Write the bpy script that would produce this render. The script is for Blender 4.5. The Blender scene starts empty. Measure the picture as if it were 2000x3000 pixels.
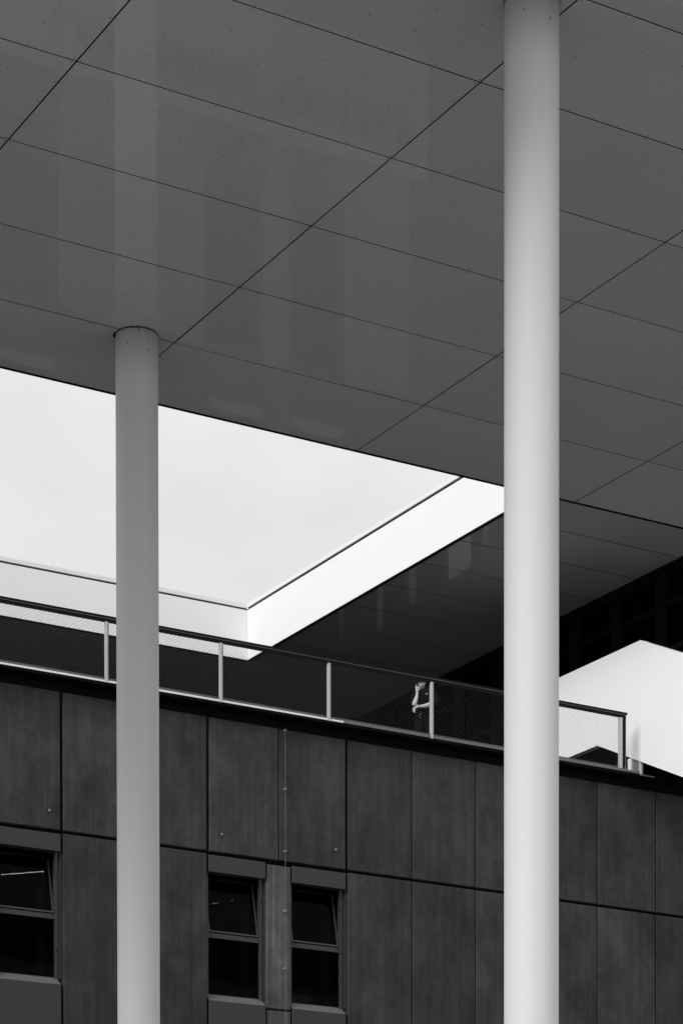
import bpy, bmesh, math, random
from mathutils import Matrix, Vector
random.seed(7)
SC = bpy.context.scene
COL = SC.collection

# ------------------------------------------------------------------ camera, sky, sun, exposure
H0 = 1.6                                   # eye height; all structure heights below are given above the eye, Z() makes them world heights
def Z(h): return h + H0
yaw, pitch, roll = 1.03815339, -2.21166428e-02, 1.27639587e-03
cy, sy, cp, sp, cr, sr = math.cos(yaw), math.sin(yaw), math.cos(pitch), math.sin(pitch), math.cos(roll), math.sin(roll)
f = Vector((cy, sy, 0)); r = Vector((sy, -cy, 0)); d = Vector((0, 0, -1))
f2 = cp * f - sp * d; d2 = cp * d + sp * f
r3 = cr * r + sr * d2; d3 = -sr * r + cr * d2
cam_data = bpy.data.cameras.new('camera')
cam = bpy.data.objects.new('camera', cam_data); COL.objects.link(cam)
u, b = -d3, -f2
cam.matrix_world = Matrix(((r3.x, u.x, b.x, 0), (r3.y, u.y, b.y, 0), (r3.z, u.z, b.z, H0), (0, 0, 0, 1)))
cam_data.sensor_fit = 'HORIZONTAL'; cam_data.sensor_width = 36
cam_data.lens = 7386.547 / 2000 * 36
cam_data.shift_y = (4456.06 - 1500) / 2000
cam_data.clip_start = .1; cam_data.clip_end = 3000
SC.camera = cam

SUN_DIR = Vector((-.93, -.37, 0)).normalized()
SUN_EL = math.radians(27)
world = bpy.data.worlds.new('World'); SC.world = world; world.use_nodes = True
wn, wl = world.node_tree.nodes, world.node_tree.links
wn.clear()
out = wn.new('ShaderNodeOutputWorld'); bg = wn.new('ShaderNodeBackground')
sky = wn.new('ShaderNodeTexSky'); sky.sky_type = 'NISHITA'; sky.sun_disc = False
sky.sun_elevation = SUN_EL
sky.sun_rotation = math.atan2(SUN_DIR.x, SUN_DIR.y)
sky.air_density = 1.0; sky.dust_density = 4.0
bw = wn.new('ShaderNodeRGBToBW'); wl.new(sky.outputs[0], bw.inputs[0])
tc = wn.new('ShaderNodeTexCoord'); nz = wn.new('ShaderNodeTexNoise')
mp = wn.new('ShaderNodeMapping'); mp.inputs['Scale'].default_value = (1, 1, 2.2)
wl.new(tc.outputs['Generated'], mp.inputs[0]); wl.new(mp.outputs[0], nz.inputs['Vector'])
nz.inputs['Scale'].default_value = 3.2; nz.inputs['Detail'].default_value = 5; nz.inputs['Roughness'].default_value = .55
mr = wn.new('ShaderNodeMapRange'); wl.new(nz.outputs[0], mr.inputs[0])
mr.inputs[1].default_value = .35; mr.inputs[2].default_value = .65
mr.inputs[3].default_value = 7.3; mr.inputs[4].default_value = 9.2      # thick pale cloud, in the sky texture's own units
mx = wn.new('ShaderNodeMix'); mx.data_type = 'FLOAT'; mx.inputs[0].default_value = .88
wl.new(bw.outputs[0], mx.inputs[2]); wl.new(mr.outputs[0], mx.inputs[3])
wl.new(mx.outputs[0], bg.inputs[0]); bg.inputs[1].default_value = .085
wl.new(bg.outputs[0], out.inputs[0])

sun_data = bpy.data.lights.new('sun', 'SUN'); sun = bpy.data.objects.new('sun', sun_data); COL.objects.link(sun)
sun_data.energy = 1.5; sun_data.angle = math.radians(26); sun_data.color = (1, 1, 1)
sv = Vector((SUN_DIR.x * math.cos(SUN_EL), SUN_DIR.y * math.cos(SUN_EL), math.sin(SUN_EL)))
sun.rotation_euler = (-sv).to_track_quat('-Z', 'Y').to_euler(); sun.location = (0, 0, 60)
SC.view_settings.view_transform = 'Standard'; SC.view_settings.look = 'None'
SC.view_settings.exposure = 0.32; SC.view_settings.gamma = 1.0; SC.view_settings.use_curve_mapping = False

# ------------------------------------------------------------------ materials (all neutral greys: the picture is black and white)
MATS = {}
def mat(name, v, rough=.5, metal=0.0, spec=.5, var=.0, vscale=(1, 1, 1), nscale=2.0, bump=0.0, bscale=30, stain=None, rand=0.0, coat=0.0):
    m = bpy.data.materials.new(name); m.use_nodes = True; n, l = m.node_tree.nodes, m.node_tree.links
    p = n['Principled BSDF']; p.inputs['Roughness'].default_value = rough; p.inputs['Metallic'].default_value = metal
    p.inputs['Specular IOR Level'].default_value = spec; p.inputs['Coat Weight'].default_value = coat; p.inputs['Coat Roughness'].default_value = .04
    t = n.new('ShaderNodeTexCoord'); oi = n.new('ShaderNodeObjectInfo')
    ad = n.new('ShaderNodeVectorMath'); ad.operation = 'ADD'
    ml = n.new('ShaderNodeMath'); ml.operation = 'MULTIPLY'; ml.inputs[1].default_value = 57.0; l.new(oi.outputs['Random'], ml.inputs[0])
    l.new(t.outputs['Object'], ad.inputs[0]); l.new(ml.outputs[0], ad.inputs[1])
    cur = None
    def M(op, a, b_, clamp=False):
        q = n.new('ShaderNodeMath'); q.operation = op; q.use_clamp = clamp
        for i, x in enumerate((a, b_)):
            if isinstance(x, (int, float)): q.inputs[i].default_value = x
            else: l.new(x, q.inputs[i])
        return q.outputs[0]
    def N(scale, vs, detail=4, rough_=.6, src=None):
        q = n.new('ShaderNodeMapping'); q.inputs['Scale'].default_value = vs; l.new(src or ad.outputs[0], q.inputs[0])
        z = n.new('ShaderNodeTexNoise'); z.inputs['Scale'].default_value = scale; z.inputs['Detail'].default_value = detail
        z.inputs['Roughness'].default_value = rough_; l.new(q.outputs[0], z.inputs['Vector']); return z.outputs[0]
    m['_h'] = 0
    fac = None
    if var:
        a = N(nscale, vscale); fac = M('MULTIPLY_ADD', a, 2 * var); fac.node.inputs[2].default_value = 1 - var
    if rand:
        q = M('MULTIPLY_ADD', oi.outputs['Random'], 2 * rand); q.node.inputs[2].default_value = 1 - rand
        fac = M('MULTIPLY', fac, q) if fac else q
    extra = stain(n, l, M, N, t, ad) if stain else None
    if extra is not None: fac = M('MULTIPLY', fac, extra) if fac else extra
    if fac is not None:
        o = M('MULTIPLY', fac, v); cb = n.new('ShaderNodeCombineColor')
        for i in range(3): l.new(o, cb.inputs[i])
        l.new(cb.outputs[0], p.inputs['Base Color'])
    else: p.inputs['Base Color'].default_value = (v, v, v, 1)
    if bump:
        bh = N(bscale, vscale if max(vscale) > 1 else (1, 1, 1), 3)
        bn = n.new('ShaderNodeBump'); bn.inputs['Strength'].default_value = 1; bn.inputs['Distance'].default_value = bump
        l.new(bh, bn.inputs['Height']); l.new(bn.outputs[0], p.inputs['Normal'])
    del m['_h']
    MATS[name] = m
    return m

def step(M, x, a, b_):                      # smooth 0..1 ramp between a and b
    return M('DIVIDE', M('SUBTRACT', x, a), b_ - a, True)

def concrete_stain(streak=.5, pits=True):
    def fn(n, l, M, N, t, ad):
        s1 = N(1.0, (26, 26, .35), 5, .7)   # board grain, vertical
        s2 = N(1.0, (6, 6, .18), 3, .6)
        s3 = N(1.0, (1.1, 1.1, .8), 6, .68) # broad clouding
        e = M('MULTIPLY_ADD', s1, streak * 1.25); e.node.inputs[2].default_value = 1 - .62 * streak
        e2 = M('MULTIPLY_ADD', s2, streak * .9); e2.node.inputs[2].default_value = 1 - .45 * streak
        e3 = M('MULTIPLY_ADD', s3, 2.4); e3.node.inputs[2].default_value = -.18
        s4 = N(1.0, (3.5, 3.5, 2.2), 6, .75)
        e4 = M('MULTIPLY_ADD', s4, 1.2); e4.node.inputs[2].default_value = .4
        o = M('MULTIPLY', M('MULTIPLY', M('MULTIPLY', e, e2), e3), e4)
        sp_ = N(17, (1, 1, .8), 2, .5)      # darker knots and pits
        o = M('MULTIPLY', o, M('SUBTRACT', 1, M('MULTIPLY', step(M, sp_, .66, .74), .45)))
        lt = N(9, (1, 1, 1.2), 3, .7)
        return M('MULTIPLY', o, M('MULTIPLY_ADD', step(M, lt, .66, .8), .5)) if False else M('ADD', o, M('MULTIPLY', step(M, lt, .64, .80), .35))
    return fn

mat('pale_concrete', .11, .8, spec=.3, var=.15, rand=.06)
mat('dark_ground', .05, .9, var=.2, nscale=3)
mat('concrete', .038, .75, spec=.3, stain=concrete_stain(.85), rand=.17, bump=.0015, bscale=40, vscale=(6, 6, .6))
mat('pillar_concrete', .085, .8, spec=.3, stain=concrete_stain(1.5), bump=.004, bscale=12, vscale=(6, 6, .5))
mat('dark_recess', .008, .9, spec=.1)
mat('smooth_panel', .039, .45, spec=.4, var=.06, nscale=1.2)
mat('window_frame', .04, .4, spec=.5, var=.08)
mat('sill_metal', .13, .55, spec=.3, var=.1, nscale=3)
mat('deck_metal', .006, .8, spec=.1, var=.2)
mat('deck_floor', .011, .8, var=.2)
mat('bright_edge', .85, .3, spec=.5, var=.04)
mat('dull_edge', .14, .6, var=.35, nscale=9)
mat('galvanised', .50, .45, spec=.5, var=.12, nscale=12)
mat('galvanised_shaded', .12, .5, spec=.4, var=.12, nscale=12)  # same metal darkened to paint the shaded side of the posts
mat('black_rail', .004, .6, spec=.15, var=.1)
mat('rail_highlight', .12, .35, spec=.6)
mat('mesh_wire', .10, .5)
mat('mesh_knot', .02, .6)
mat('black_joint', .004, .8, spec=.1)
mat('white_panel', .90, .35, spec=.4, var=.02, nscale=.8)
mat('coping', .84, .45, spec=.3, var=.03)
mat('white_render', .88, .55, spec=.25, var=.02, nscale=.6)
mat('cable', .22, .5)
mat('steel_bolt', .26, .4, metal=.3)
mat('screw_head', .11, .5)
mat('curtain', .03, .9, var=.2, vscale=(20, 1, 1))
mat('paper', .11, .8, var=.25, nscale=6)
mat('room', .004, .9)
mat('skin', .50, .55, spec=.35, var=.12, nscale=22)
mat('black_cloth', .0035, .9, spec=.1, var=.3, nscale=14)
mat('hat_cloth', .006, .9, spec=.1, var=.3, nscale=20)
mat('eye_dark', .02, .4)
mat('badge', .7, .4)
mat('plaza', .34, .85, var=.25, nscale=.5)
mat('letter_paint', .07, .6)
mat('reflected_strip_pale', .26, .7, var=.3, nscale=3)
mat('reflected_strip_dim', .13, .7, var=.3, nscale=3)
mat('grey_post', .22, .45, var=.1)

def soffit(name, v, rough, coat, bumpd):
    def st(n, l, M, N, t, ad):
        a = N(.55, (1, 1, 1), 3, .5); e = M('MULTIPLY_ADD', a, .16); e.node.inputs[2].default_value = .92
        bl = N(1.0, (22, .8, 1), 3, .5); e2 = M('MULTIPLY_ADD', bl, .05); e2.node.inputs[2].default_value = .975
        sp_ = N(34, (1, 1, 1), 2, .5)
        o = M('MULTIPLY', e, e2)
        return M('MULTIPLY', o, M('SUBTRACT', 1, M('MULTIPLY', step(M, sp_, .745, .77), .6)))
    m = mat(name, v, rough, spec=.62, stain=st, rand=.035)
    n, l = m.node_tree.nodes, m.node_tree.links; p = n['Principled BSDF']
    t = n.new('ShaderNodeTexCoord'); z = n.new('ShaderNodeTexNoise'); z.inputs['Scale'].default_value = 1.1; z.inputs['Detail'].default_value = 2
    oi = n.new('ShaderNodeObjectInfo'); ad = n.new('ShaderNodeVectorMath'); ml = n.new('ShaderNodeMath'); ml.operation = 'MULTIPLY'; ml.inputs[1].default_value = 31
    l.new(oi.outputs['Random'], ml.inputs[0]); l.new(t.outputs['Object'], ad.inputs[0]); l.new(ml.outputs[0], ad.inputs[1]); l.new(ad.outputs[0], z.inputs['Vector'])
    bn = n.new('ShaderNodeBump'); bn.inputs['Strength'].default_value = 1; bn.inputs['Distance'].default_value = bumpd
    l.new(z.outputs[0], bn.inputs['Height']); l.new(bn.outputs[0], p.inputs['Normal'])
    return m
soffit('canopy_panel', .45, .025, 0, .0012)
soffit('rear_soffit', .38, .03, 0, .0035)

def column_stain(n, l, M, N, t, ad):
    sx = n.new('ShaderNodeSeparateXYZ'); l.new(t.outputs['Object'], sx.inputs[0])
    top = step(M, sx.outputs[2], 13.2, 15.05)                       # droppings and cobweb gather below the head of the column
    a = N(15, (1, 1, .8), 3, .65, t.outputs['Object'])
    thr = M('SUBTRACT', .78, M('MULTIPLY', M('MULTIPLY', top, top), .165))
    spots = M('MULTIPLY', M('SUBTRACT', a, thr), 16, True)
    c = N(1.0, (9, 9, .25), 3, .6, t.outputs['Object']); e = M('MULTIPLY_ADD', c, .06); e.node.inputs[2].default_value = .97
    return M('MULTIPLY', e, M('SUBTRACT', 1, M('MULTIPLY', spots, .85)))
mat('column_paint', .655, .55, spec=.3, stain=column_stain)
mat('column_paint_grey', .67, .55, spec=.3, stain=column_stain)

g = bpy.data.materials.new('window_glass'); g.use_nodes = True; n, l = g.node_tree.nodes, g.node_tree.links; n.clear()
o_ = n.new('ShaderNodeOutputMaterial'); ms = n.new('ShaderNodeMixShader'); tr = n.new('ShaderNodeBsdfTransparent'); gl = n.new('ShaderNodeBsdfGlossy'); fr = n.new('ShaderNodeFresnel')
tr.inputs[0].default_value = (.5, .5, .5, 1); gl.inputs['Roughness'].default_value = .02; gl.inputs[0].default_value = (.9, .9, .9, 1); fr.inputs[0].default_value = 1.11
nzg = n.new('ShaderNodeTexNoise'); nzg.inputs['Scale'].default_value = .9; bg_ = n.new('ShaderNodeBump'); bg_.inputs['Distance'].default_value = .004
l.new(nzg.outputs[0], bg_.inputs['Height']); l.new(bg_.outputs[0], gl.inputs['Normal'])
l.new(fr.outputs[0], ms.inputs[0]); l.new(tr.outputs[0], ms.inputs[1]); l.new(gl.outputs[0], ms.inputs[2]); l.new(ms.outputs[0], o_.inputs[0]); MATS['window_glass'] = g
e = bpy.data.materials.new('glint_bead'); e.use_nodes = True; n, l = e.node_tree.nodes, e.node_tree.links
p = n['Principled BSDF']; p.inputs['Emission Color'].default_value = (1, 1, 1, 1); p.inputs['Emission Strength'].default_value = 1.6; MATS['glint_bead'] = e  # glow stands for glints mirrored in the window glass
e = e.copy(); e.name = 'glint_bead_dim'; e.node_tree.nodes['Principled BSDF'].inputs['Emission Strength'].default_value = .45; MATS['glint_bead_dim'] = e

# ------------------------------------------------------------------ mesh helpers
class MB:
    def __init__(s): s.v, s.f = [], []
    def add(s, vs, fs):
        o = len(s.v); s.v += [tuple(x) for x in vs]; s.f += [tuple(i + o for i in q) for q in fs]; return s
    def box(s, x0, x1, y0, y1, z0, z1):
        return s.add([(x, y, z) for z in (z0, z1) for y in (y0, y1) for x in (x0, x1)],
                     [(0, 2, 3, 1), (4, 5, 7, 6), (0, 1, 5, 4), (2, 6, 7, 3), (0, 4, 6, 2), (1, 3, 7, 5)])
    def cham(s, x0, x1, y0, y1, z0, z1, c, side='-y'):       # box whose one face has chamfered edges
        if side == '-y':
            a = [(x0 + c, y0, z0 + c), (x1 - c, y0, z0 + c), (x1 - c, y0, z1 - c), (x0 + c, y0, z1 - c)]
            m_ = [(x0, y0 + c, z0), (x1, y0 + c, z0), (x1, y0 + c, z1), (x0, y0 + c, z1)]
            b_ = [(x0, y1, z0), (x1, y1, z0), (x1, y1, z1), (x0, y1, z1)]
        elif side == '-z':
            a = [(x0 + c, y0 + c, z0), (x0 + c, y1 - c, z0), (x1 - c, y1 - c, z0), (x1 - c, y0 + c, z0)]
            m_ = [(x0, y0, z0 + c), (x0, y1, z0 + c), (x1, y1, z0 + c), (x1, y0, z0 + c)]
            b_ = [(x0, y0, z1), (x0, y1, z1), (x1, y1, z1), (x1, y0, z1)]
        else:                                                # '-x'
            a = [(x0, y0 + c, z0 + c), (x0, y0 + c, z1 - c), (x0, y1 - c, z1 - c), (x0, y1 - c, z0 + c)]
            m_ = [(x0 + c, y0, z0), (x0 + c, y0, z1), (x0 + c, y1, z1), (x0 + c, y1, z0)]
            b_ = [(x1, y0, z0), (x1, y0, z1), (x1, y1, z1), (x1, y1, z0)]
        fs = [(0, 1, 2, 3), (8, 11, 10, 9)]
        for i in range(4):
            j = (i + 1) % 4; fs += [(i, i + 4, j + 4, j), (i + 4, i + 8, j + 8, j + 4)]
        return s.add(a + m_ + b_, fs)
    def tube(s, pts, rad, n=6, cap=True):
        pts = [Vector(q) for q in pts]; rings = []; rad = rad if isinstance(rad, (list, tuple)) else [rad] * len(pts)
        for i, q in enumerate(pts):
            t = (pts[min(i + 1, len(pts) - 1)] - pts[max(i - 1, 0)]).normalized()
            a = Vector((0, 0, 1)) if abs(t.z) < .9 else Vector((1, 0, 0))
            x = t.cross(a).normalized(); y = t.cross(x)
            rings.append([q + rad[i] * (math.cos(2 * math.pi * k / n) * x + math.sin(2 * math.pi * k / n) * y) for k in range(n)])
        vs = [v for q in rings for v in q]; fs = []
        for i in range(len(pts) - 1):
            for k in range(n): fs.append((i * n + k, (i + 1) * n + k, (i + 1) * n + (k + 1) % n, i * n + (k + 1) % n))
        if cap: fs += [tuple(range(n)), tuple((len(pts) - 1) * n + k for k in range(n))[::-1]]
        return s.add(vs, fs)
    def octa(s, c, q):
        x, y, z = c
        return s.add([(x - q, y, z), (x + q, y, z), (x, y - q, z), (x, y + q, z), (x, y, z - q), (x, y, z + q)],
                     [(0, 2, 5), (2, 1, 5), (1, 3, 5), (3, 0, 5), (2, 0, 4), (1, 2, 4), (3, 1, 4), (0, 3, 4)])
    def prism(s, poly, x0, x1):                              # polygon in (y, z) extruded along x
        k = len(poly)
        return s.add([(x0, y, z) for y, z in poly] + [(x1, y, z) for y, z in poly],
                     [tuple(range(k))[::-1], tuple(range(k, 2 * k))] + [(i, (i + 1) % k, (i + 1) % k + k, i + k) for i in range(k)])
    def mesh(s, name, org=(0, 0, 0)):
        m = bpy.data.meshes.new(name); ox, oy, oz = org
        m.from_pydata([(x - ox, y - oy, z - oz) for x, y, z in s.v], [], s.f)
        bm = bmesh.new(); bm.from_mesh(m); bmesh.ops.recalc_face_normals(bm, faces=bm.faces); bm.to_mesh(m); bm.free()
        return m

def edge_black(m):                          # cut edges of the panels, painted black as the shade in the gaps
    m.materials.append(MATS['black_joint'])
    for q in m.polygons:
        if abs(q.normal.z) < .2: q.material_index = 1

def wpos(o):
    q = Vector(o.location)
    while o.parent: o = o.parent; q = q + Vector(o.location)
    return q
def link(name, mesh, material, parent=None, loc=(0, 0, 0), smooth=False):
    o = bpy.data.objects.new(name, mesh); COL.objects.link(o)
    if material and not mesh.materials: mesh.materials.append(MATS[material])
    if parent: o.parent = parent; loc = Vector(loc) - wpos(parent)
    o.location = loc
    if smooth:
        for q in mesh.polygons: q.use_smooth = True
    return o
def part(name, mb, material, parent=None, org=None, smooth=False):    # one mesh object, origin at its own centre
    if org is None:
        xs = list(zip(*mb.v)); org = tuple((min(c) + max(c)) / 2 for c in xs)
    return link(name, mb.mesh(name, org), material, parent, org, smooth)
def thing(name, label, cat, loc, group=None):
    o = bpy.data.objects.new(name, None); COL.objects.link(o); o.location = loc; o.empty_display_size = .3
    o['label'] = label; o['category'] = cat
    if group: o['group'] = group
    return o
def tag(o, label, cat, group=None):
    o['label'] = label; o['category'] = cat
    if group: o['group'] = group
    return o

# ------------------------------------------------------------------ setting: the plaza
gm = MB(); gm.add([(-400, -400, 0), (400, -400, 0), (400, 400, 0), (-400, 400, 0)], [(0, 1, 2, 3)])
gr = link('ground', gm.mesh('ground'), 'plaza'); gr['kind'] = 'structure'
am = MB(); am.add([(-300, 25.2, .004), (300, 25.2, .004), (300, 39.5, .004), (-300, 39.5, .004)], [(0, 1, 2, 3)])
ro = link('dark_ground_strip', am.mesh('dark_ground_strip'), 'dark_ground'); ro['kind'] = 'structure'  # unseen dark strip added to cut ground bounce onto the canopy
kb = MB()
for k in range(60): kb.cham(-60 + 2 * k + .004, -58 + 2 * k - .004, 25.02, 25.19, 0, .12, .01)
kr = part('kerb', kb, 'pale_concrete'); kr['kind'] = 'structure'

# ------------------------------------------------------------------ near canopy
CH = Z(13.45)                              # underside of the near canopy
PX, PY = 3.540, 1.651
X_B = 10.248; Y_A = 28.95
canopy = thing('canopy', 'large flat grey canopy with screwed rectangular ceiling panels, resting on the two round columns', 'canopy', (17.3, 21.5, CH))
gap = .016
pm = MB().cham(-PX / 2 + gap / 2, PX / 2 - gap / 2, -PY / 2 + gap / 2, PY / 2 - gap / 2, 0, .03, .0015, '-z').mesh('ceiling_panel')
pm.materials.append(MATS['canopy_panel']); edge_black(pm)
scr = MB()
NROW = 7; NI, NJ = range(-4, 9), range(0, NROW)
for i in NI:
    for j in NJ:
        cx, cyy = X_B + (i + .5) * PX, Y_A - (j + .5) * PY
        o = link('ceiling_panel', pm, None, canopy, (cx, cyy, CH))
        o.rotation_euler = (random.gauss(0, .00045), random.gauss(0, .00035), 0)
        if -1 <= i <= 6 and j <= 7:
            for a in range(8):
                for c in range(5):
                    x = cx - PX / 2 + .036 + a * (PX - .072) / 7; y = cyy - PY / 2 + .036 + c * (PY - .072) / 4
                    q = .0095; h = CH - .0028
                    scr.add([(x + q * math.cos(k * math.pi / 3), y + q * math.sin(k * math.pi / 3), CH + .001) for k in range(6)] +
                            [(x + .7 * q * math.cos(k * math.pi / 3), y + .7 * q * math.sin(k * math.pi / 3), h) for k in range(6)],
                            [tuple(range(6, 12))] + [(k, (k + 1) % 6, (k + 1) % 6 + 6, k + 6) for k in range(6)])
so = part('screws', scr, 'screw_head', canopy); so['kind'] = 'stuff'
cx0, cx1 = X_B - 4 * PX, X_B + 9 * PX; cy0 = Y_A - NROW * PY
part('roof_deck', MB().box(cx0 + .03, cx1 - .03, cy0 + .03, Y_A - .03, CH + .034, CH + .95), 'dark_recess', canopy)
part('edge_trim', MB().box(cx0, cx1, Y_A + .002, Y_A + .03, CH - .010, CH + .05), 'black_joint', canopy)
part('edge_trim', MB().box(cx0, cx1, cy0 - .05, cy0 - .002, CH - .024, CH + .05), 'black_joint', canopy)
part('fascia', MB().box(cx0, cx1, Y_A + .006, Y_A + .04, CH + .054, CH + 1.0), 'white_panel', canopy)
part('fascia', MB().box(cx0, cx1, cy0 - .04, cy0 - .006, CH + .054, CH + 1.0), 'white_panel', canopy)

# ------------------------------------------------------------------ the two round columns
def column(x, y, material, label):
    t = thing('column', label, 'column', (x, y, 0), 'round columns carrying the canopy')
    R_ = .253; N_ = 96
    s = MB(); top = CH - .012
    zs = [0.0] + [top * k / 24 for k in range(1, 25)]
    s.tube([(x, y, z) for z in zs], R_, N_)
    sh = part('shaft', s, material, t, (x, y, 0), True)
    for q in sh.data.polygons:
        if len(q.vertices) > 4: q.use_smooth = False
    c = MB().tube([(x, y, CH - .013), (x, y, CH - .003)], R_ + .004, 64)
    part('gap_shadow', c, 'black_joint', t)  # black ring standing for the shadow in the joint at the head
    a = math.atan2(-.81, -.58) + math.radians(26)             # weld seam, a third of the way in from the right
    sx, sy_ = x + (R_ - .001) * math.cos(a), y + (R_ - .001) * math.sin(a)
    part('weld_seam', MB().tube([(sx, sy_, .3), (sx, sy_, top - .02)], .0022, 6), material, t)
    return t
column(13.314, 27.35, 'column_paint_grey', 'thinner looking grey round column at the left, farther of the two')
column(13.452, 19.342, 'column_paint', 'wide bright round column right of centre, nearest to the viewer')
dirt = MB()                                # cobweb tufts in the joint round the left column's head
for a_, r_, q in ((2.62, .262, .016), (2.70, .27, .020), (2.78, .262, .014), (2.86, .268, .018), (2.95, .26, .011), (-.55, .258, .008), (-.75, .258, .009)):
    ang = math.atan2(-.81, -.58) - 1.25 + (a_ - 2.8) * 1.5 if a_ > 0 else math.atan2(-.81, -.58) + 1.3 + a_
    dirt.octa((13.314 + r_ * math.cos(ang), 27.35 + r_ * math.sin(ang), CH - .012), q)
dt = part('cobweb', dirt, 'black_joint'); tag(dt, 'dark tufts of cobweb caught where the left column meets the canopy', 'cobweb'); dt['kind'] = 'stuff'

# ------------------------------------------------------------------ rear roof with its rectangular opening
RH = Z(18.0); RX, RY, MOD = 27.05, 49.94, 1.41
roof = thing('rear_roof', 'higher flat roof behind, white fascia round an open corner and dark panelled soffit', 'roof', (29.2, 50, RH))
spl = 4.27
def soffit_panel(x0, x1, y0, y1):
    key = (round(x1 - x0, 3), round(y1 - y0, 3))
    if key not in SP:
        w, h = (x1 - x0) / 2 - .004, (y1 - y0) / 2 - .010
        m = MB().cham(-w, w, -h, h, 0, .03, .0012, '-z').mesh('soffit_panel'); m.materials.append(MATS['rear_soffit']); edge_black(m); SP[key] = m
    o = link('soffit_panel', SP[key], None, roof, ((x0 + x1) / 2, (y0 + y1) / 2, RH))
    o.rotation_euler = (random.gauss(0, .0008), random.gauss(0, .0006), 0)
SP = {}
y = 40.052 - 2 * MOD
while y < RY - .2:
    soffit_panel(RX, 31.42, y, min(y + MOD, RY)); y += MOD
    if RY - y < .3: break
yy = RY
for k in range(17):
    for j in range(-8, 1):
        soffit_panel(RX + j * spl, RX + (j + 1) * spl if j < 0 else 31.42, yy, yy + MOD)
    yy += MOD
YE = yy
part('roof_deck', MB().box(RX + .05, 33.5, 37.25, RY + .04, RH + .036, RH + 1.0), 'dark_recess', roof)
part('roof_deck', MB().box(RX - 8 * spl, 33.5, RY + .05, YE, RH + .036, RH + 1.0), 'dark_recess', roof)
FB, FT = Z(17.985), Z(19.09)
ys = [RY, 45.756, 41.485, 37.214]
for a_, b_ in zip(ys[1:], ys[:-1]):
    part('fascia_panel', MB().cham(RX - .02, RX + .03, a_ + .0015, b_ - .0015, FB, FT, .001, '-x'), 'white_panel', roof)
xe = [RX - k * spl for k in range(0, 9)]
for a_, b_ in zip(xe[1:], xe[:-1]):
    part('fascia_panel', MB().cham(a_ + .001, b_ - (.022 if b_ == RX else .001), RY - .0, RY + .045, FB, FT, .0015, '-y'), 'white_panel', roof)
part('bottom_trim', MB().box(RX - .012, RX + .05, 37.2, RY - .01, FB - .024, FB - .001), 'black_joint', roof)
part('bottom_trim', MB().box(RX - 8 * spl, RX - .02, RY + .008, RY + .06, FB - .020, FB - .001), 'black_joint', roof)
part('shadow_gap', MB().box(RX + .01, RX + .04, 37.2, RY + .01, FT + .001, FT + .052), 'black_joint', roof)
part('shadow_gap', MB().box(RX - 8 * spl, RX + .005, RY + .03, RY + .06, FT + .001, FT + .038), 'black_joint', roof)
part('coping', MB().box(RX - .035, RX + .45, 37.2, RY - .02, FT + .054, FT + .135), 'coping', roof)
cxs = [RX - .035, 25.16, 22.6, 20.04, 17.48, 14.9, 12.3, 9.7, 7.1, -2, -7]
for a_, b_ in zip(cxs[1:], cxs[:-1]):
    part('coping', MB().box(a_ + .003, b_ - .003, RY - .015, RY + .45, FT + .040, FT + .125), 'coping', roof)
fs_ = MB()
for y in [RY - .12 - .61 * k for k in range(18)]:
    for h in (.06, .36, .72, 1.03):
        if h in (.06, 1.03) or True: fs_.octa((RX - .02, y, FB + h), .006)
for x in [RX - .15 - .61 * k for k in range(22)]:
    for h in (.06, .40, 1.03): fs_.octa((x, RY, FB + h), .006)
q = part('rivets', fs_, 'screw_head', roof); q['kind'] = 'stuff'
# soffit rivets
sr_ = MB()
for k in range(8):
    for x in [RX + .12 + .58 * i for i in range(8)]: sr_.octa((x, 40.052 + k * MOD - .05, RH - .001), .008)
q = part('screws', sr_, 'screw_head', roof); q['kind'] = 'stuff'
# lightning rod on the coping
lr = part('lightning_rod', MB().tube([(22.30, RY + .2, FT + .12), (22.30, RY + .2, FT + .36)], .009, 6), 'coping')
tag(lr, 'short thin pale rod standing on the left roof edge', 'lightning rod')

# ------------------------------------------------------------------ glazed wall under the rear roof
GX = 31.42
DK = Z(13.36)                              # deck surface
gw = thing('glazed_wall', 'very dark glazed wall running back beneath the rear roof', 'glass wall', (GX, 50, DK))
part('lintel', MB().box(GX, GX + .3, 39.9, YE, Z(17.80), RH - .004), 'black_joint', gw)
part('transom', MB().box(GX + .01, GX + .12, 39.9, YE, Z(17.16), Z(17.27)), 'black_joint', gw)
part('transom', MB().box(GX + .01, GX + .12, 39.9, YE, Z(16.25), Z(16.34)), 'black_joint', gw)
yc = 40.655; k = 0
while yc < 66:
    part('mullion', MB().box(GX - .02, GX + .16, yc - .17, yc + .17, DK, Z(17.80)), 'black_joint', gw)
    for (z0, z1) in ((DK, Z(16.25)), (Z(16.34), Z(17.16)), (Z(17.27), Z(17.80))):
        part('pane', MB().box(GX + .05, GX + .062, yc + .17, yc + 1.48 - .17, z0, z1), 'window_glass', gw)
    yc += 1.48; k += 1
part('pane', MB().box(GX + .05, GX + .062, 39.9, 40.485, DK, Z(17.80)), 'window_glass', gw)
for y0_, y1_, zt_ in ((47.46, 48.36, 15.95), (46.72, 46.95, 15.6), (49.74, 50.03, 16.05), (51.2, 51.47, 16.2), (53.0, 53.2, 16.2)):
    part('reflected_strip', MB().box(GX - .075, GX - .055, y0_, y1_, DK, Z(zt_)), 'reflected_strip_pale' if y1_ - y0_ > .5 else 'reflected_strip_dim', gw)  # unseen pale strips added for the streaks they mirror in the soffit
part('back_wall', MB().box(GX + 1.2, GX + 1.4, 39.9, YE, DK, RH), 'room', gw)
part('end_wall', MB().box(RX - 8 * spl, GX + 1.4, YE + .01, YE + .3, DK, RH), 'room', gw)

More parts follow.
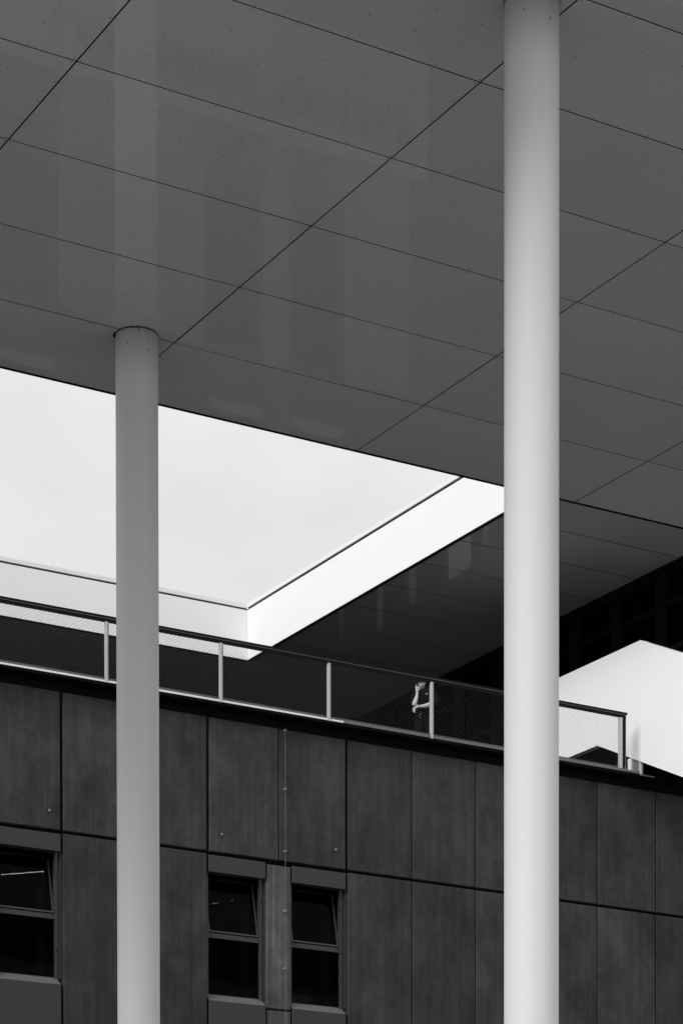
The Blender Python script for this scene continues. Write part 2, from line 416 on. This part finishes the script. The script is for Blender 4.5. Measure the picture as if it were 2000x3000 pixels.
# ------------------------------------------------------------------ concrete building with the roof deck
WY = 39.6
bld = thing('concrete_building', 'dark board marked concrete building with tall wall panels and tilted windows, behind the columns', 'building', (22, 41, 0))
def J(x): return .028 if min(abs(x - w) for w in (17.84, 20.642, 23.476, 15.0)) < .02 else .011
mods = [10.8, 12.2, 13.6, 15.0, 16.42, 17.84, 19.235, 20.642, 22.064, 23.476, 24.873, 26.276, 27.685, 29.092, 30.502, 31.91, 33.3, 34.7, 36.1]
ZT, ZJ0, ZJ1 = Z(13.15), Z(10.805), Z(10.757)
def wallp(x0, x1, z0, z1, thick=.11, m='concrete', name='concrete_panel', y=WY, c=.013):
    return part(name, MB().cham(x0, x1, y, y + thick, z0, z1, c), m, bld)
for a_, b_ in zip(mods[:-1], mods[1:]):
    wallp(a_ + J(a_), b_ - J(b_), ZJ0, ZT)
wins = [(15.05, 16.17), (16.67, 17.815), (20.656, 21.79), (22.345, 23.452)]
pillars = [(16.19, 16.65), (21.83, 22.323)]
solid = [(a_, b_) for a_, b_ in zip(mods[:-1], mods[1:]) if not (15.0 - .01 < a_ < 17.8 or 20.6 < a_ < 23.4)]
for a_, b_ in solid:
    wallp(a_ + J(a_), b_ - J(b_), Z(7.30), ZJ1, thick=.16)
    lo = 'pale_concrete' if b_ < 25.3 else 'concrete'
    wallp(a_ + J(a_), b_ - J(b_), Z(3.35), Z(7.27), thick=.11, m=lo)
    wallp(a_ + J(a_), b_ - J(b_), .05, Z(3.32), thick=.11, m=lo)
# dark cavity behind the joints; bare top band paints shade under the deck
part('wall_core', MB().box(10.8, 36.1, WY + .115, WY + .35, ZJ1 - .05, Z(13.314)), 'dark_recess', bld)
edges = [10.8, 15.02, 17.87, 20.62, 23.49, 36.1]
for a_, b_ in ((10.8, 15.02), (17.87, 20.62), (23.49, 36.1)):
    part('wall_core', MB().box(a_, b_, WY + .165, WY + .5, 0, ZJ1 - .055), 'dark_recess', bld)
for a_, b_ in ((16.19, 16.65), (21.85, 22.32)):
    part('wall_core', MB().box(a_, b_, WY + .2, WY + .5, 0, ZJ1 - .055), 'dark_recess', bld)
for a_, b_ in pillars:
    wallp(a_, b_, Z(8.155), Z(10.72), .19, 'pillar_concrete', 'pillar', WY + .03, .016)
    wallp(a_, b_, Z(7.3), Z(8.128), .19, 'pillar_concrete', 'pillar', WY + .03, .016)
    wallp(a_, b_, .05, Z(7.27), .19, 'pale_concrete', 'pillar', WY + .03, .016)
def window(x0, x1):
    # facing panels above and below the opening
    wallp(x0, x1 - .0, Z(10.447), Z(10.742), .06, 'smooth_panel', 'lintel_panel', WY + .005, .003)
    wallp(x0, x1 - .0, Z(7.28), Z(8.183), .10, 'smooth_panel', 'spandrel_panel', WY + .005, .003)
    yf = WY + .13; zb, zt = Z(8.30), Z(10.50); xr = x1 + .01
    s = MB().prism([(WY + .004, Z(8.186)), (WY + .16, Z(8.318)), (WY + .16, Z(8.25)), (WY + .02, Z(8.184))], x0 + .004, x1 - .004)
    part('sill', s, 'sill_metal', bld)
    w = .07
    fm = MB()
    fm.box(x0 - .02, x0 + w - .02, yf, yf + .07, zb, zt).box(xr - w, xr, yf, yf + .07, zb, zt)
    fm.box(x0 + w - .02, xr - w, yf, yf + .07, zt - .05, zt).box(x0 + w - .02, xr - w, yf + .03, yf + .07, zb, zb + .03)
    fm.box(x0 + w - .02, xr - w, yf - .004, yf + .066, Z(9.318), Z(9.398))
    fm.box(xr + .012, xr + .03, yf - .06, yf + .02, zb, zt)              # outer guide rail on the right
    wf = part('window', fm, 'window_frame', bld)
    part('pane', MB().box(x0 + w - .02, xr - w, yf + .035, yf + .045, zb + .03, Z(9.318)), 'window_glass', wf)
    # hopper sash, hinged at its foot, tipped into the room
    sx0, sx1, sz0, sz1 = x0 + w - .012, xr - w - .008, Z(9.425), zt - .06
    sm = MB().box(sx0, sx1, 0, .05, 0, .028).box(sx0, sx0 + .03, 0, .05, .028, sz1 - sz0 - .03).box(sx1 - .03, sx1, 0, .05, .028, sz1 - sz0 - .03)
    so_ = MB(); so_.v = [(x, y, z) for x, y, z in sm.v]; so_.f = sm.f
    cx_ = (sx0 + sx1) / 2
    ss = link('sash', so_.mesh('sash', (cx_, 0, 0)), 'window_frame', wf, (cx_, yf + .008, sz0)); ss.rotation_euler = (-math.radians(12), 0, 0)
    hd_ = link('sash_head', MB().box(sx0, sx1, 0, .05, sz1 - sz0 - .029, sz1 - sz0).mesh('sash_head', (cx_, 0, 0)), 'dark_recess', wf, (cx_, yf + .008, sz0)); hd_.rotation_euler = (-math.radians(12), 0, 0)  # head rail coloured near black for the shade inside the opening
    pn = link('pane', MB().box(sx0 + .03, sx1 - .03, .02, .03, .028, sz1 - sz0 - .03).mesh('pane', (cx_, 0, 0)), 'window_glass', wf, (cx_, yf + .008, sz0)); pn.rotation_euler = (-math.radians(12), 0, 0)
    # hinge dots and slots
    part('fittings', MB().box(xr - .045, xr - .03, yf - .006, yf + .01, Z(10.05), Z(10.09)).box(xr - .045, xr - .03, yf - .006, yf + .01, Z(8.78), Z(8.82)).box(xr - w - .06, xr - w - .03, yf - .007, yf, Z(9.37), Z(9.378)).box(x0 + w + .01, x0 + w + .04, yf - .007, yf, Z(9.37), Z(9.378)), 'black_joint', wf)
    cu = MB()
    nfold = 8
    for kf in range(nfold):
        xa = x1 - .30 + kf * .022
        cu.box(xa, xa + .016, yf + .22 + .014 * (kf % 2), yf + .235 + .014 * (kf % 2), Z(8.32), Z(9.9))
    part('curtain', cu, 'curtain', wf)
for x0, x1 in wins: window(x0, x1)
# tall ground floor windows below the picture (they show in the canopy's reflections)
for x0, x1 in wins:
    fm = MB(); z0, z1 = Z(4.1), Z(7.2)
    fm.box(x0, x0 + .07, WY + .1, WY + .18, z0, z1).box(x1 - .07, x1, WY + .1, WY + .18, z0, z1).box(x0 + .07, x1 - .07, WY + .1, WY + .18, z1 - .07, z1).box(x0 + .07, x1 - .07, WY + .1, WY + .18, z0, z0 + .07)
    wf = part('window', fm, 'window_frame', bld)
    part('pane', MB().box(x0 + .07, x1 - .07, WY + .14, WY + .15, z0 + .07, z1 - .07), 'window_glass', wf)
    wallp(x0, x1, .05, z0 - .01, .1, 'smooth_panel', 'spandrel_panel', WY + .005, .003)
# unlit rooms behind the windows
for a_, b_ in ((15.02, 17.87), (20.62, 23.49)):
    m_ = MB().box(a_ - .5, b_ + .5, WY + 3.4, WY + 3.5, .05, ZT - .2).box(a_ - .6, a_ - .5, WY + .5, WY + 3.4, .05, ZT - .2).box(b_ + .5, b_ + .6, WY + .5, WY + 3.4, .05, ZT - .2)
    m_.box(a_ - .5, b_ + .5, WY + .5, WY + 3.4, Z(7.1), Z(7.3)).box(a_ - .5, b_ + .5, WY + .5, WY + 3.4, Z(10.9), Z(11.1))
    part('room_lining', m_, 'room', bld)
# roof deck slab, its fascia and the pale edge profile
DY = 39.35
part('deck_slab', MB().box(8, 36.1, WY + .36, YE, Z(13.12), Z(13.355)), 'deck_floor', bld)
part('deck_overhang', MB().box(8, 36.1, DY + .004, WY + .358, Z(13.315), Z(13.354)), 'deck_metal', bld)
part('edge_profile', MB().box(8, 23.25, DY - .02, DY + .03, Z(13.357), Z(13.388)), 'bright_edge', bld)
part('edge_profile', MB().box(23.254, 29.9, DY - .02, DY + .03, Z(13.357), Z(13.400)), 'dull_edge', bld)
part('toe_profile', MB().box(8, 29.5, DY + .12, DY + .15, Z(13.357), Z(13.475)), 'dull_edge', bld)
# wall bolts
for x, z in ((17.598, 11.114), (20.901, 11.124), (23.232, 11.139)):
    part('bolt', MB().tube([(x, WY - .02, Z(z)), (x, WY + .005, Z(z))], .024, 10), 'steel_bolt', bld)
    part('bolt_rim', MB().tube([(x, WY - .004, Z(z)), (x, WY + .004, Z(z))], .034, 12), 'black_joint', bld)

# sign letters on the lower facade, seen from the camera only as a reflection in the canopy
sg_ = thing('wall_sign', 'dark capital letters LEARNING CENTER on a pale backing added to the lower facade, mirrored faintly in the canopy', 'sign', (21.4, WY - .03, Z(2.34)))
part('pale_backing', MB().box(12.2, 25.2, WY - .028, WY - .008, Z(1.1), Z(3.32)), 'grey_post', sg_)  # unseen backing added so the letters show in the reflection
glyphs, adv = [], 0.0
for chx in 'LEARNING CENTER':
    if chx == ' ': adv += .42; glyphs.append(None); continue
    cu_ = bpy.data.curves.new('letter', 'FONT'); cu_.body = chx; cu_.size = .64; cu_.extrude = .015; cu_.offset = .012
    to = bpy.data.objects.new('tmp', cu_); me_ = bpy.data.meshes.new_from_object(to); bpy.data.objects.remove(to); bpy.data.curves.remove(cu_)
    me_.name = 'letter'; xs_ = [v.co.x for v in me_.vertices]; w_ = max(xs_) - min(xs_)
    for v in me_.vertices: v.co = (v.co.x - min(xs_), -v.co.z, v.co.y)
    glyphs.append((me_, adv)); adv += w_ + .10
kx = 7.3 / adv
for gph in glyphs:
    if gph:
        me_, a0 = gph
        for v in me_.vertices: v.co.x *= kx
        link('letter', me_, 'letter_paint', sg_, (17.75 + a0 * kx, WY - .045, Z(2.34)))

# lightning conductor down the wall
lc = thing('wall_cable', 'thin steel lightning cable with small clips running down the wall onto the pillar', 'cable', (22.17, WY - .05, Z(8.2)))
part('wire', MB().tube([(22.172, WY - .045, Z(13.12)), (22.17, WY - .045, Z(7.4))], .0028, 6), 'cable', lc)
for z in (13.188 - .07, 12.078, 10.973, 9.909, 8.881):
    part('clip', MB().box(22.150, 22.168, WY - .062, WY + .03, Z(z) - .02, Z(z) + .02).box(22.178, 22.188, WY - .062, WY - .05, Z(z) - .016, Z(z) + .022), 'steel_bolt', lc)

# paper on the sill of the right-hand window, glowing beads for glints reflected in the panes
pp = MB(); n_ = 9
for i in range(n_):
    for j in range(3):
        tt = i / (n_ - 1)
        pp.v.append((22.36 + .58 * tt, WY + .27 + .05 * j + .012 * math.sin(i * 1.7), Z(8.32) + [.0, .5, 1][j] * (.10 + .13 * math.sin(min(1, tt * 1.25) * 2.2) - .10 * tt) + .08 * tt))
for i in range(n_ - 1):
    for j in range(2): pp.f.append((i * 3 + j, (i + 1) * 3 + j, (i + 1) * 3 + j + 1, i * 3 + j + 1))
pp2 = MB(); pp2.add([(x, y + .006, z - .004) for x, y, z in pp.v], [q[::-1] for q in pp.f]); pp.add(pp2.v, pp2.f)
tag(part('paper_sheet', pp, 'paper'), 'crumpled grey sheet lying on the sill inside the right-hand window', 'paper')
def beads(p0, p1, n, lab, m='glint_bead'):
    s = MB()
    for i in range(n):
        t_ = i / max(1, n - 1); q = Vector(p0).lerp(Vector(p1), t_)
        s.octa((q.x, q.y, q.z + random.uniform(-.006, .006)), random.uniform(.007, .012))
    s.tube([p0, p1], .002, 4)
    tag(part('glint_string', s, m), lab, 'window glint', 'glowing beads standing for reflected glints in the windows')
beads((17.03, 40.3, Z(10.10)), (17.89, 40.5, Z(10.30)), 22, 'dotted string of glowing beads standing for reflected glints in the leftmost window')
beads((21.03, 40.2, Z(10.03)), (21.17, 40.25, Z(10.07)), 5, 'short string of glowing beads standing for reflected glints at the left edge of the middle window', 'glint_bead_dim')
beads((21.52, 40.4, Z(10.18)), (21.58, 40.45, Z(10.21)), 3, 'three glowing beads standing for reflected glints near the centre of the middle window', 'glint_bead_dim')

# ------------------------------------------------------------------ white stair with landing beside the glazed wall
st = thing('white_stair', 'smooth white stair and landing flank rising behind the end of the railing', 'stair', (30.6, 40, Z(13.4)))
yk, zk, yb, zb2 = 39.453, 15.975, 40.851, 14.285
sl = .463
topL = (43.2, Z(15.985)); botL = (43.2, Z(14.29)); ye = 33.5
poly = [(yb, Z(zb2)), (43.2, Z(zb2)), (43.2, Z(zk)), (yk, Z(zk)), (ye, Z(zk - sl * (yk - ye))), (ye, Z(zb2 - sl * (yb - ye)))]
part('flank', MB().prism(poly, 30.0, 30.14), 'white_render', st)
part('flank', MB().prism([(y_, z_ - .002) for y_, z_ in poly], 31.16, 31.30), 'white_render', st)
und = MB()
def quad_slab(pts, th):
    a = [(30.141, y_, z_) for y_, z_ in pts]; return a
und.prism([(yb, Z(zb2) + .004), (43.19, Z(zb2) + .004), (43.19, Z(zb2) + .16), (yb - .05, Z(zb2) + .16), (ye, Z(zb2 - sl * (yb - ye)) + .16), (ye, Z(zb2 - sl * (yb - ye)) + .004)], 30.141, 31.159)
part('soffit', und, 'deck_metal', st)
ns = 22
for k in range(ns):
    y1 = yb - .1 - k * .30; z1 = Z(zb2) + .34 - k * .30 * sl
    part('step', MB().box(30.142, 31.158, y1 - .31, y1, z1 - .14, z1), 'white_render', st)
cp_ = MB().prism([(yk - .25, Z(zk) - .25 * sl + .003), (ye, Z(zk - sl * (yk - ye)) + .003), (ye, Z(zk - sl * (yk - ye)) + .022), (yk - .25, Z(zk) - .25 * sl + .006)], 30.02, 30.12)
part('coping', cp_, 'sill_metal', st)
part('support', MB().box(30.002, 30.13, 39.745, 39.853, Z(13.357), Z(13.775)), 'white_render', st)
part('support', MB().tube([(30.07, 39.525, Z(13.357)), (30.07, 39.525, Z(13.72))], .045, 20), 'galvanised', st)
part('bracket', MB().box(30.03, 30.05, 39.57, 39.743, Z(13.357), Z(13.70)), 'grey_post', st)
part('base_plate', MB().box(29.92, 30.25, 39.33, 39.42, Z(13.33), Z(13.352)), 'dull_edge', st)

# ------------------------------------------------------------------ railing of steel net along the deck
rl = thing('deck_railing', 'black railing of steel rope net between pale posts along the deck edge', 'railing', (22, 39.37, Z(13.39)))
RYP = 39.37; RB, RT = 13.40, 14.485
xl, xr_ = 9.8, 29.61
part('handrail', MB().box(xl, xr_, RYP - .03, RYP + .03, Z(14.447), Z(14.487)), 'black_rail', rl)
part('highlight_strip', MB().box(xl, xr_ - .02, RYP - .034, RYP - .026, Z(14.436), Z(14.443)), 'rail_highlight', rl)  # lighter strip painting the highlight between the two rails
part('under_rail', MB().box(xl, xr_ - .03, RYP - .022, RYP + .022, Z(14.385), Z(14.434)), 'black_rail', rl)
posts = [18.555 - 2.187 * k for k in (4, 3, 2, 1)] + [18.555, 20.757, 22.944, 25.130, 27.31]
def post(x):
    p_ = part('post', MB().box(x - .026, x + .022, RYP - .055, RYP - .047, Z(13.345), Z(14.375)).box(x - .004, x + .004, RYP - .047, RYP + .03, Z(13.4), Z(14.38)), 'galvanised', rl)
    part('web', MB().box(x + .029, x + .044, RYP - .045, RYP + .01, Z(13.40), Z(14.38)), 'galvanised_shaded', p_)
    h = MB()
    for k in range(18): h.box(x + .006, x + .013, RYP - .0575, RYP - .0552, Z(13.43 + k * .0525), Z(13.438 + k * .0525))
    part('holes', h, 'black_joint', p_)
for x in posts: post(x)
pe = part('post', MB().box(29.42, 29.475, RYP - .05, RYP + .02, Z(13.40), Z(14.37)), 'galvanised', rl)
part('web', MB().box(29.49, 29.56, RYP - .03, RYP + .03, Z(13.46), Z(14.43)), 'black_rail', pe)
part('web', MB().box(29.563, 29.59, RYP - .01, RYP + .03, Z(13.40), Z(14.43)), 'grey_post', pe)
part('bottom_rope', MB().tube([(xl, RYP - .03, Z(13.425)), (29.45, RYP - .03, Z(13.425))], .006, 6), 'mesh_wire', rl)
WP, HP = .088, .056
def net(x0, x1):
    s = MB(); kn = MB(); z0, z1 = 13.43, 14.385; yq = RYP - .03; rr = .0012
    def seg(a, b_):
        s.tube([(a[0], yq, Z(a[1])), (b_[0], yq, Z(b_[1]))], rr, 3, False)
    sl_ = HP / WP; n1 = int((z1 - z0) / HP) + 1; nx = int((x1 - x0) / WP) + 1
    for sgn in (1, -1):
        for k in range(-n1 - 2, nx + n1 + 2):
            xs = x0 + k * WP                                  # line through (xs, z0) climbing with slope sgn*sl_
            pts = []
            za, zb_ = z0, z1
            xa, xb_ = xs, xs + sgn * (z1 - z0) / sl_
            if xa > xb_: xa, xb_, za, zb_ = xb_, xa, zb_, za
            if xb_ <= x0 or xa >= x1: continue
            if xa < x0: za += (zb_ - za) * (x0 - xa) / (xb_ - xa); xa = x0
            if xb_ > x1: zb_ = za + (zb_ - za) * (x1 - xa) / (xb_ - xa); xb_ = x1
            seg((xa, za), (xb_, zb_))
    j = 0; z = z0
    while z < z1:
        x = x0 + (WP / 2 if j % 2 else 0)
        while x < x1:
            kn.octa((x, yq - .001, Z(z)), .0036); x += WP
        z += HP / 2; j += 1
    o = part('net_panel', s, 'mesh_wire', rl); o['kind'] = 'stuff'
    k_ = part('knots', kn, 'mesh_knot', o); k_['kind'] = 'stuff'
for a_, b_ in zip(posts[1:-1], posts[2:]): net(a_ + .045, b_ - .032)
net(posts[-1] + .045, 29.42)

# ------------------------------------------------------------------ the man behind the railing
PXY = Vector((25.93, 41.0)) + Vector((.86, -.51)) * .065; FL = Z(13.36)
man = thing('person', 'person in black shirt and black hat leaning head on hand behind the net railing', 'person', (PXY.x, PXY.y, FL))
# local frame: fwd towards the camera, lft = image left
fw = Vector((-PXY.x, -PXY.y, 0)).normalized(); lf = Vector((fw.y, -fw.x, 0)) * -1
if lf.x > 0: lf = -lf
def P(a, c, h): return Vector((PXY.x, PXY.y, FL)) + lf * a + fw * c + Vector((0, 0, h))
def skin_obj(name, verts, edges, radii, material, parent, sub=2, root=0):
    m = bpy.data.meshes.new(name); org = Vector(verts[root])
    m.from_pydata([tuple(Vector(v) - org) for v in verts], edges, [])
    o = bpy.data.objects.new(name, m); COL.objects.link(o); o.parent = parent; o.location = org - wpos(parent)
    md = o.modifiers.new('Skin', 'SKIN'); md.use_smooth_shade = True
    for i, q in enumerate(m.skin_vertices[0].data):
        q.radius = radii[i] if isinstance(radii[i], tuple) else (radii[i], radii[i]); q.use_root = (i == root)
    sb = o.modifiers.new('Sub', 'SUBSURF'); sb.levels = sub; sb.render_levels = sub
    m.materials.append(MATS[material]); return o
# body: image-left hand props the cheek, image-right arm lies across the belly and carries its elbow
B = [P(-.02, 0, .95), P(-.02, 0, 1.12), P(-.02, .02, 1.30), P(-.02, .03, 1.40), P(-.015, .06, 1.475),      # 0-4 pelvis..neck
     P(.15, .02, 1.37), P(.20, .07, 1.20), P(.19, .17, 1.10),                                              # 5-7 left shoulder, upper arm, elbow
     P(-.19, .02, 1.37), P(-.26, .05, 1.20), P(-.215, .13, 1.125),                                           # 8-10 right shoulder, upper arm, elbow
     P(.09, 0, .88), P(.10, .03, .48), P(.11, 0, .08), P(-.12, 0, .88), P(-.13, .02, .48), P(-.14, -.02, .08)]
E_ = [(0, 1), (1, 2), (2, 3), (3, 4), (3, 5), (5, 6), (6, 7), (3, 8), (8, 9), (9, 10), (0, 11), (11, 12), (12, 13), (0, 14), (14, 15), (15, 16)]
Rr = [.15, .14, .16, .12, .055, .07, .055, .045, .07, .062, .060, .10, .07, .045, .10, .07, .045]
skin_obj('body', B, E_, Rr, 'black_cloth', man)
# forearms (bare skin)
fa = [P(.19, .18, 1.075), P(.165, .20, 1.13), P(.13, .18, 1.23), P(.115, .17, 1.31), P(.118, .165, 1.35), P(.122, .16, 1.395), P(.108, .155, 1.44)]
skin_obj('forearm', fa, [(i, i + 1) for i in range(6)], [.040, .047, .036, .026, (.028, .024), (.042, .026), (.040, .024)], 'skin', man)
fb = [P(-.175, .155, 1.125), P(-.12, .20, 1.095), P(-.02, .23, 1.06), P(.065, .235, 1.055), P(.105, .235, 1.05), P(.145, .233, 1.035), P(.168, .232, 1.02)]
skin_obj('forearm', fb, [(i, i + 1) for i in range(6)], [.044, .050, .039, .030, (.032, .026), (.040, .028), (.036, .024)], 'skin', man)
# propping hand: back of the hand towards the viewer, fingers folded against the cheek, one along the temple
for k, (da, dh, bend) in enumerate(((.022, .002, .0), (.008, .0, .022), (-.008, -.006, .026), (-.022, -.016, .026))):
    b0 = P(.122 + da, .155, 1.412 + dh)
    if k == 0: fp = [b0, P(.142, .13, 1.465), P(.132, .11, 1.495), P(.122, .10, 1.515)]
    else: fp = [b0, P(.105 + da * .8, .152, 1.458 + dh), P(.085 + da * .8, .13, 1.462 + dh), P(.072 + da * .8, .115, 1.450 + dh)]
    skin_obj('finger', fp, [(0, 1), (1, 2), (2, 3)], [.0105, .0095, .009, .0075], 'skin', man, 1)
skin_obj('thumb', [P(.105, .16, 1.375), P(.075, .15, 1.405), P(.066, .13, 1.43)], [(0, 1), (1, 2)], [.013, .011, .009], 'skin', man, 1)
# supporting hand hangs below the elbow
for k in range(4):
    b0 = P(.15 + .010 * k, .232 + .006 * k, 1.025 - .0 * k)
    ln = [.085, .092, .084, .066][k]
    skin_obj('finger', [P(.138 + .013 * k, .235, 1.045), P(.160 + .013 * k, .236, 1.025 - ln * .45), P(.163 + .010 * k, .225, 1.025 - ln)], [(0, 1), (1, 2)], [.010, .009, .0075], 'skin', man, 1)
skin_obj('thumb', [P(.095, .242, 1.055), P(.13, .262, 1.085), P(.155, .255, 1.095)], [(0, 1), (1, 2)], [.012, .011, .009], 'skin', man, 1)
# head: one continuous surface, tipped towards the hand
def head():
    bm = bmesh.new(); bmesh.ops.create_uvsphere(bm, u_segments=40, v_segments=30, radius=1)
    for v in bm.verts:
        x, y, z = v.co                         # local: +y is the face, +x is image left, +z up
        w = 1 - .22 * max(0, -z) ** 1.3
        X, Y, Zz = x * .078 * w, y * .098 * (1 - .10 * max(0, -z)), z * .118
        if y > 0:
            fz = z
            def bump(cx_, cz_, sx_, sz_, amp): return amp * math.exp(-((x - cx_) / sx_) ** 2 - ((z - cz_) / sz_) ** 2)
            Y += bump(0, -.12, .13, .20, .024) + bump(0, -.20, .17, .09, .010)              # nose
            Y -= bump(.38, .12, .20, .13, .012) + bump(-.38, .12, .20, .13, .012)            # eye sockets
            Y += bump(0, .30, .5, .10, .006)                                                 # brow
            Y += bump(0, -.50, .26, .07, .008) + bump(0, -.62, .22, .06, .006) - bump(0, -.56, .26, .03, .005)
            Y += bump(0, -.86, .3, .14, .012) + bump(.5, -.2, .2, .2, .005) + bump(-.5, -.2, .2, .2, .005)
        for sg in (1, -1):                     # ears
            q = math.exp(-((y + .02) / .16) ** 2 - ((z + .05) / .22) ** 2)
            if x * sg > .8: X += sg * .016 * q
        v.co = (X, Y, Zz)
    for q in bm.faces: q.smooth = True
    return bm
hm = bpy.data.meshes.new('head'); bm = head(); bm.to_mesh(hm); bm.free(); hm.materials.append(MATS['skin'])
hd = bpy.data.objects.new('head', hm); COL.objects.link(hd); hd.parent = man
HC = P(.035, .075, 1.53)
ax_x, ax_y = lf, (fw * .94 + lf * -.10 + Vector((0, 0, -.26))).normalized()
ax_x = (lf * .985 + Vector((0, 0, -.14))); ax_x = (ax_x - ax_x.dot(ax_y) * ax_y).normalized(); ax_z = ax_x.cross(ax_y)
if ax_z.z < 0: ax_z = -ax_z
HR = Matrix((ax_x, ax_y, ax_z)).transposed()
flip = HR.determinant() < 0
def HP_(x, y, z): return HC + ax_x * x + ax_y * y + ax_z * z
for v in hm.vertices: v.co = ax_x * v.co.x + ax_y * v.co.y + ax_z * v.co.z
bm = bmesh.new(); bm.from_mesh(hm); bmesh.ops.recalc_face_normals(bm, faces=bm.faces); bm.to_mesh(hm); bm.free()
hd.location = HC - wpos(man)
# brows, eyes, beard line, mouth
def patch(name, pts, rads, m, n=8): 
    s = MB().tube([HP_(*q) for q in pts], rads, n); return part(name, s, m, hd, None, True)
for sg in (1, -1):
    patch('eye', [(sg * .018, .083, .013), (sg * .030, .086, .014), (sg * .042, .079, .012)], [.004, .0105, .004], 'eye_dark')
    patch('eyebrow', [(sg * .012, .098, .028), (sg * .030, .094, .034), (sg * .050, .078, .030)], [.003, .0055, .003], 'eye_dark')
patch('mouth', [(-.022, .084, -.066), (0, .094, -.066), (.022, .084, -.066)], [.001, .0022, .001], 'eye_dark')
patch('moustache', [(-.026, .084, -.058), (-.012, .096, -.050), (0, .099, -.050), (.012, .096, -.050), (.026, .084, -.058)], [.003, .006, .005, .006, .003], 'eye_dark')
patch('beard', [(-.070, .020, -.050), (-.055, .055, -.085), (-.030, .078, -.108), (0, .086, -.114), (.030, .078, -.108)], [.006, .012, .013, .012, .006], 'hat_cloth')
patch('nostril_shadow', [(-.010, .118, -.034), (.010, .118, -.034)], [.003, .003], 'eye_dark')
# soft hat with a drooping brim, hair at the sides
hat = bmesh.new(); seg = 36
prof = [(.0, .140), (.045, .138), (.078, .122), (.092, .094), (.093, .074), (.104, .070), (.122, .064), (.132, .058), (.130, .053), (.118, .058), (.098, .064), (.088, .070)]
vr = []
for rr_, zz_ in prof:
    ring = []
    for k in range(seg):
        a = 2 * math.pi * k / seg; wob = 1 + .04 * math.sin(3 * a + rr_ * 20)
        ring.append(hat.verts.new(HP_(rr_ * .92 * math.cos(a) * wob, rr_ * 1.08 * math.sin(a) * wob, zz_ + .012 * math.cos(2 * a) * (rr_ > .1))))
    vr.append(ring)
for i in range(len(vr) - 1):
    for k in range(seg): hat.faces.new((vr[i][k], vr[i][(k + 1) % seg], vr[i + 1][(k + 1) % seg], vr[i + 1][k]))
bmesh.ops.remove_doubles(hat, verts=hat.verts, dist=.0005); bmesh.ops.recalc_face_normals(hat, faces=hat.faces)
for q in hat.faces: q.smooth = True
htm = bpy.data.meshes.new('hat'); hat.to_mesh(htm); hat.free(); htm.materials.append(MATS['hat_cloth'])
for v in htm.vertices: v.co = v.co - HC
ht = bpy.data.objects.new('hat', htm); COL.objects.link(ht); ht.parent = man; ht.location = HC - wpos(man)
hr = MB()
for sg in (1, -1):
    for k in range(7):
        a = 1.7 + k * .22
        hr.tube([HP_(sg * .080 * math.sin(a), -.02 + .085 * -math.cos(a) * -1 * -1, .045), HP_(sg * .084 * math.sin(a), -.02 - .085 * math.cos(a) * -1 * -1, -.03), HP_(sg * .078 * math.sin(a), -.02 - .08 * math.cos(a) * -1 * -1, -.075)], [.02, .02, .008], 6)
part('hair', hr, 'hat_cloth', man, None, True)
part('shirt_mark', MB().tube([P(-.040, .215, 1.290), P(-.060, .213, 1.300), P(-.080, .208, 1.306)], [.004, .006, .005], 6), 'badge', man)
part('bracelet', MB().tube([P(.075 + .030 * math.cos(a) * .3, .235 + .03 * math.sin(a), 1.055 + .03 * math.cos(a)) for a in [k * .524 for k in range(13)]], .005, 5), 'eye_dark', man)
ch = MB().tube([P(.055, .19, .955), P(.040, .20, .935), P(.052, .20, .918), P(.068, .20, .90), P(.070, .20, .87), P(.055, .20, .853)], .0042, 5)
ch.octa(P(.052, .20, .845), .009); part('key_chain', ch, 'steel_bolt', man)
